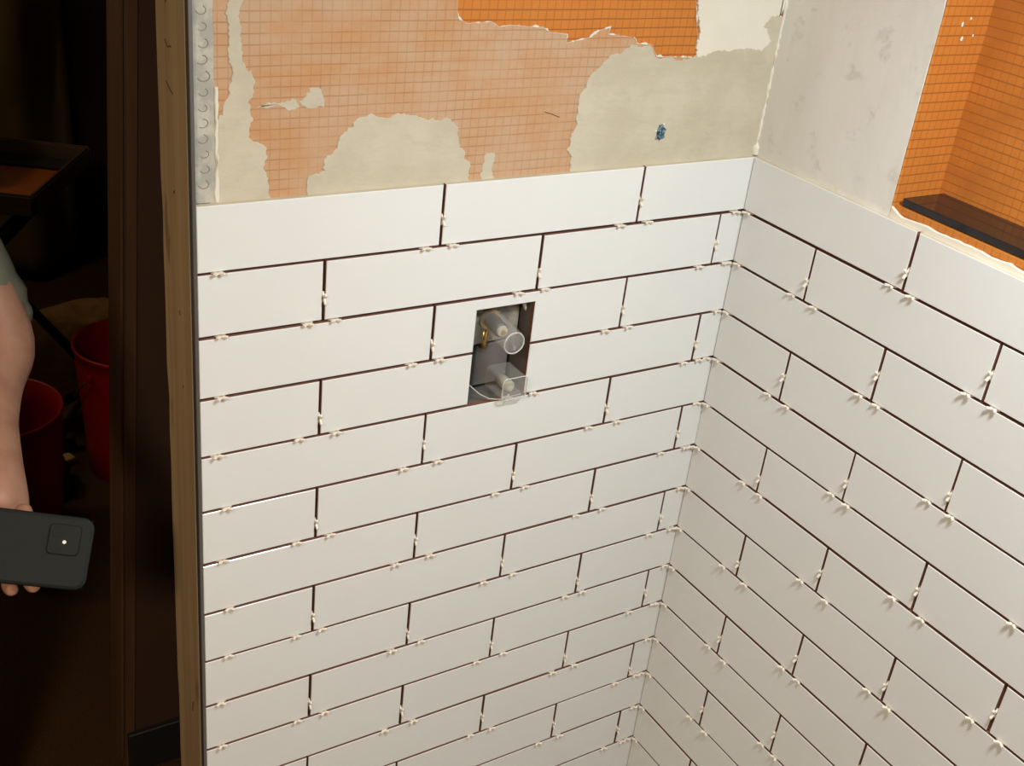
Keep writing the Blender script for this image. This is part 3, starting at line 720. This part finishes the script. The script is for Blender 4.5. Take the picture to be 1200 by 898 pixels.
# face
def ball(name, c, s, m, par):
    bm = bmesh.new(); bmesh.ops.create_icosphere(bm, subdivisions=3, radius=1)
    for v in bm.verts: v.co = V((v.co.x*s[0], v.co.y*s[1], v.co.z*s[2])) + V(c)
    return pp(obj(name, bm, m, None, True))
ball('nose', (bx, by-.098, 1.592), (.013, .020, .022), m_skin, person)
for s in (-1, 1):
    ball('eye', (bx+s*.030, by-.083, 1.620), (.012, .010, .007), m_eye, person); ball('iris', (bx+s*.030, by-.0905, 1.620), (.0058, .004, .0058), m_hair, person); ball('ear', (bx+s*.078, by-.005, 1.602), (.010, .020, .032), m_skin, person)
    ball('eyebrow', (bx+s*.031, by-.090, 1.640), (.018, .006, .004), m_hair, person)
ball('mouth', (bx, by-.083, 1.553), (.022, .010, .007), m_lip, person)
bm = bmesh.new(); bmesh.ops.create_icosphere(bm, subdivisions=4, radius=1)
for v in bm.verts:
    v.co = V((v.co.x*.088, v.co.y*.102+.006, v.co.z*.088))*(1+.04*noise.noise(v.co*6)) + V((bx, by-.008, 1.645))
bmesh.ops.delete(bm, geom=[v for v in bm.verts if v.co.z < 1.655 and v.co.y < by-.02 or v.co.z < 1.575], context='VERTS')
gg = bmesh.ops.extrude_face_region(bm, geom=bm.faces[:])
for v in gg['geom']:
    if isinstance(v, bmesh.types.BMVert): v.co = V((bx, by, 1.63)) + (v.co-V((bx, by, 1.63)))*.93
pp(obj('hair', bm, m_hair, None, True))
# shirt with rolled, wrinkled sleeve
sh = {}
hem = P(9, 402, 1.44)
sh['hem'] = (V((bx, by, .80)), (.165, .13)); sh['mid'] = (V((bx, by, 1.04)), (.155, .118)); sh['ch'] = (V((bx, by+.005, 1.24)), (.165, .12)); sh['up'] = (V((bx, by+.01, 1.37)), (.14, .108)); sh['co'] = (V((bx, by+.008, 1.445)), (.070, .070))
sh['shL'] = (shl, .070); sh['uaL'] = (shl.lerp(hem, .5), .056); sh['b1'] = (shl.lerp(hem, .80), .050); sh['b2'] = (shl.lerp(hem, 1.0), .048)
sh['shR'] = (V((bx-.19, by+.01, 1.375)), .070); sh['uaR'] = (V((bx-.22, by+.02, 1.25)), .060); sh['elR'] = (V((bx-.24, by+.03, 1.14)), .056)
so = pp(skin('shirt', sh, [('hem', 'mid'), ('mid', 'ch'), ('ch', 'up'), ('up', 'co'), ('up', 'shL'), ('shL', 'uaL'), ('uaL', 'b1'), ('b1', 'b2'), ('up', 'shR'), ('shR', 'uaR'), ('uaR', 'elR')], m_shirt, sub=3))
ax = (hem-shl).normalized()
for v in so.data.vertices:      # wrinkles across the arm
    d = (v.co-shl).dot(ax); wv = .0018*math.sin(d*150+9*noise.noise(v.co*13)) * (1 if v.co.x > bx+.10 else .35)
    v.co += v.normal*(wv + .007*noise.noise(v.co*22))
# trousers and shoes
tr = {'w': (V((bx, by, .96)), (.145, .115)), 'p': (V((bx, by, .88)), (.155, .125)), 'hL': (V((bx+.088, by, .80)), .102), 'kL': (V((bx+.105, by-.01, .48)), .078), 'aL': (V((bx+.105, by+.02, .03)), .066), 'hR': (V((bx-.088, by, .80)), .102), 'kR': (V((bx-.105, by-.01, .48)), .078), 'aR': (V((bx-.105, by+.02, .03)), .066)}
pp(skin('trousers', tr, [('w', 'p'), ('p', 'hL'), ('hL', 'kL'), ('kL', 'aL'), ('p', 'hR'), ('hR', 'kR'), ('kR', 'aR')], m_trouser))
for s in (-1, 1):
    bm = bmesh.new(); bmesh.ops.create_icosphere(bm, subdivisions=3, radius=1)
    for v in bm.verts:
        z = max(v.co.z, -.55); v.co = V((v.co.x*.050*(1-.15*v.co.y), v.co.y*.145, (z+.55)*.058*(1+.35*v.co.y))) + V((bx+s*.108, by-.045, .001))
    pp(obj('shoe', bm, m_blackp, None, True))

# phone
pc = P(16, 641, 1.222)
pr = (P(131, 657, 1.222)-P(31, 646, 1.222)).normalized(); pn = (CAM-pc).normalized(); pn = (pn - pr*.05).normalized()
pu = pn.cross(pr).normalized(); pr = pu.cross(pn).normalized()
phone = empty('phone', pc); phone.matrix_world = Matrix((pr, pu, pn)).transposed().to_4x4(); phone.location = pc
tag(phone, 'dark grey smartphone held sideways in the hand at the left edge', 'phone')
def rbox(hw, hh, z0, z1, rad, bev, n_=6):
    bm = bmesh.new(); o_ = rrect(-hw, -hh, hw, hh, rad, n_); o2 = rrect(-hw+bev, -hh+bev, hw-bev, hh-bev, max(rad-bev, .001), n_); o3 = rrect(-hw+bev*.3, -hh+bev*.3, hw-bev*.3, hh-bev*.3, max(rad-bev*.3, .001), n_)
    rs = [[bm.verts.new((x, y, z)) for x, y in o] for o, z in ((o2, z0), (o3, z0+bev*.3), (o_, z0+bev), (o_, z1-bev), (o3, z1-bev*.3), (o2, z1))]
    k = len(o_)
    for a, b in zip(rs, rs[1:]):
        for i in range(k): bm.faces.new((a[i], a[(i+1) % k], b[(i+1) % k], b[i]))
    bm.faces.new(rs[0][::-1]); bm.faces.new(rs[-1]); return bm
def ph(name, bm, m, smooth=False, par=None):
    o = obj(name, bm, m, None, smooth); o.parent = par or phone; return o
ph('case', rbox(.0765, .0385, -.006, .006, .013, .004), m_phone)
cb = ph('camera_bump', rbox(.016, .016, .006, .0078, .005, .0012), m_phone); cb.location = (.0480, .0130, 0)
for dx, dy in ((-.0075, .007), (-.0075, -.007)):
    bm = bmesh.new(); tube(bm, [(dx, dy, .0076), (dx, dy, .0081)], [.0055, .0053], 16); c_ = ph('lens', bm, m_phone, False, cb)
bm = bmesh.new(); tube(bm, [(.0485, .0105, .0076), (.0485, .0105, .0086)], [.0022, .0018], 12); ph('flash_lens', bm, m_led)
bm = bmesh.new(); box(bm, (-.074, -.036, -.0072), (.074, .036, -.006)); ph('screen', bm, m_phone2)
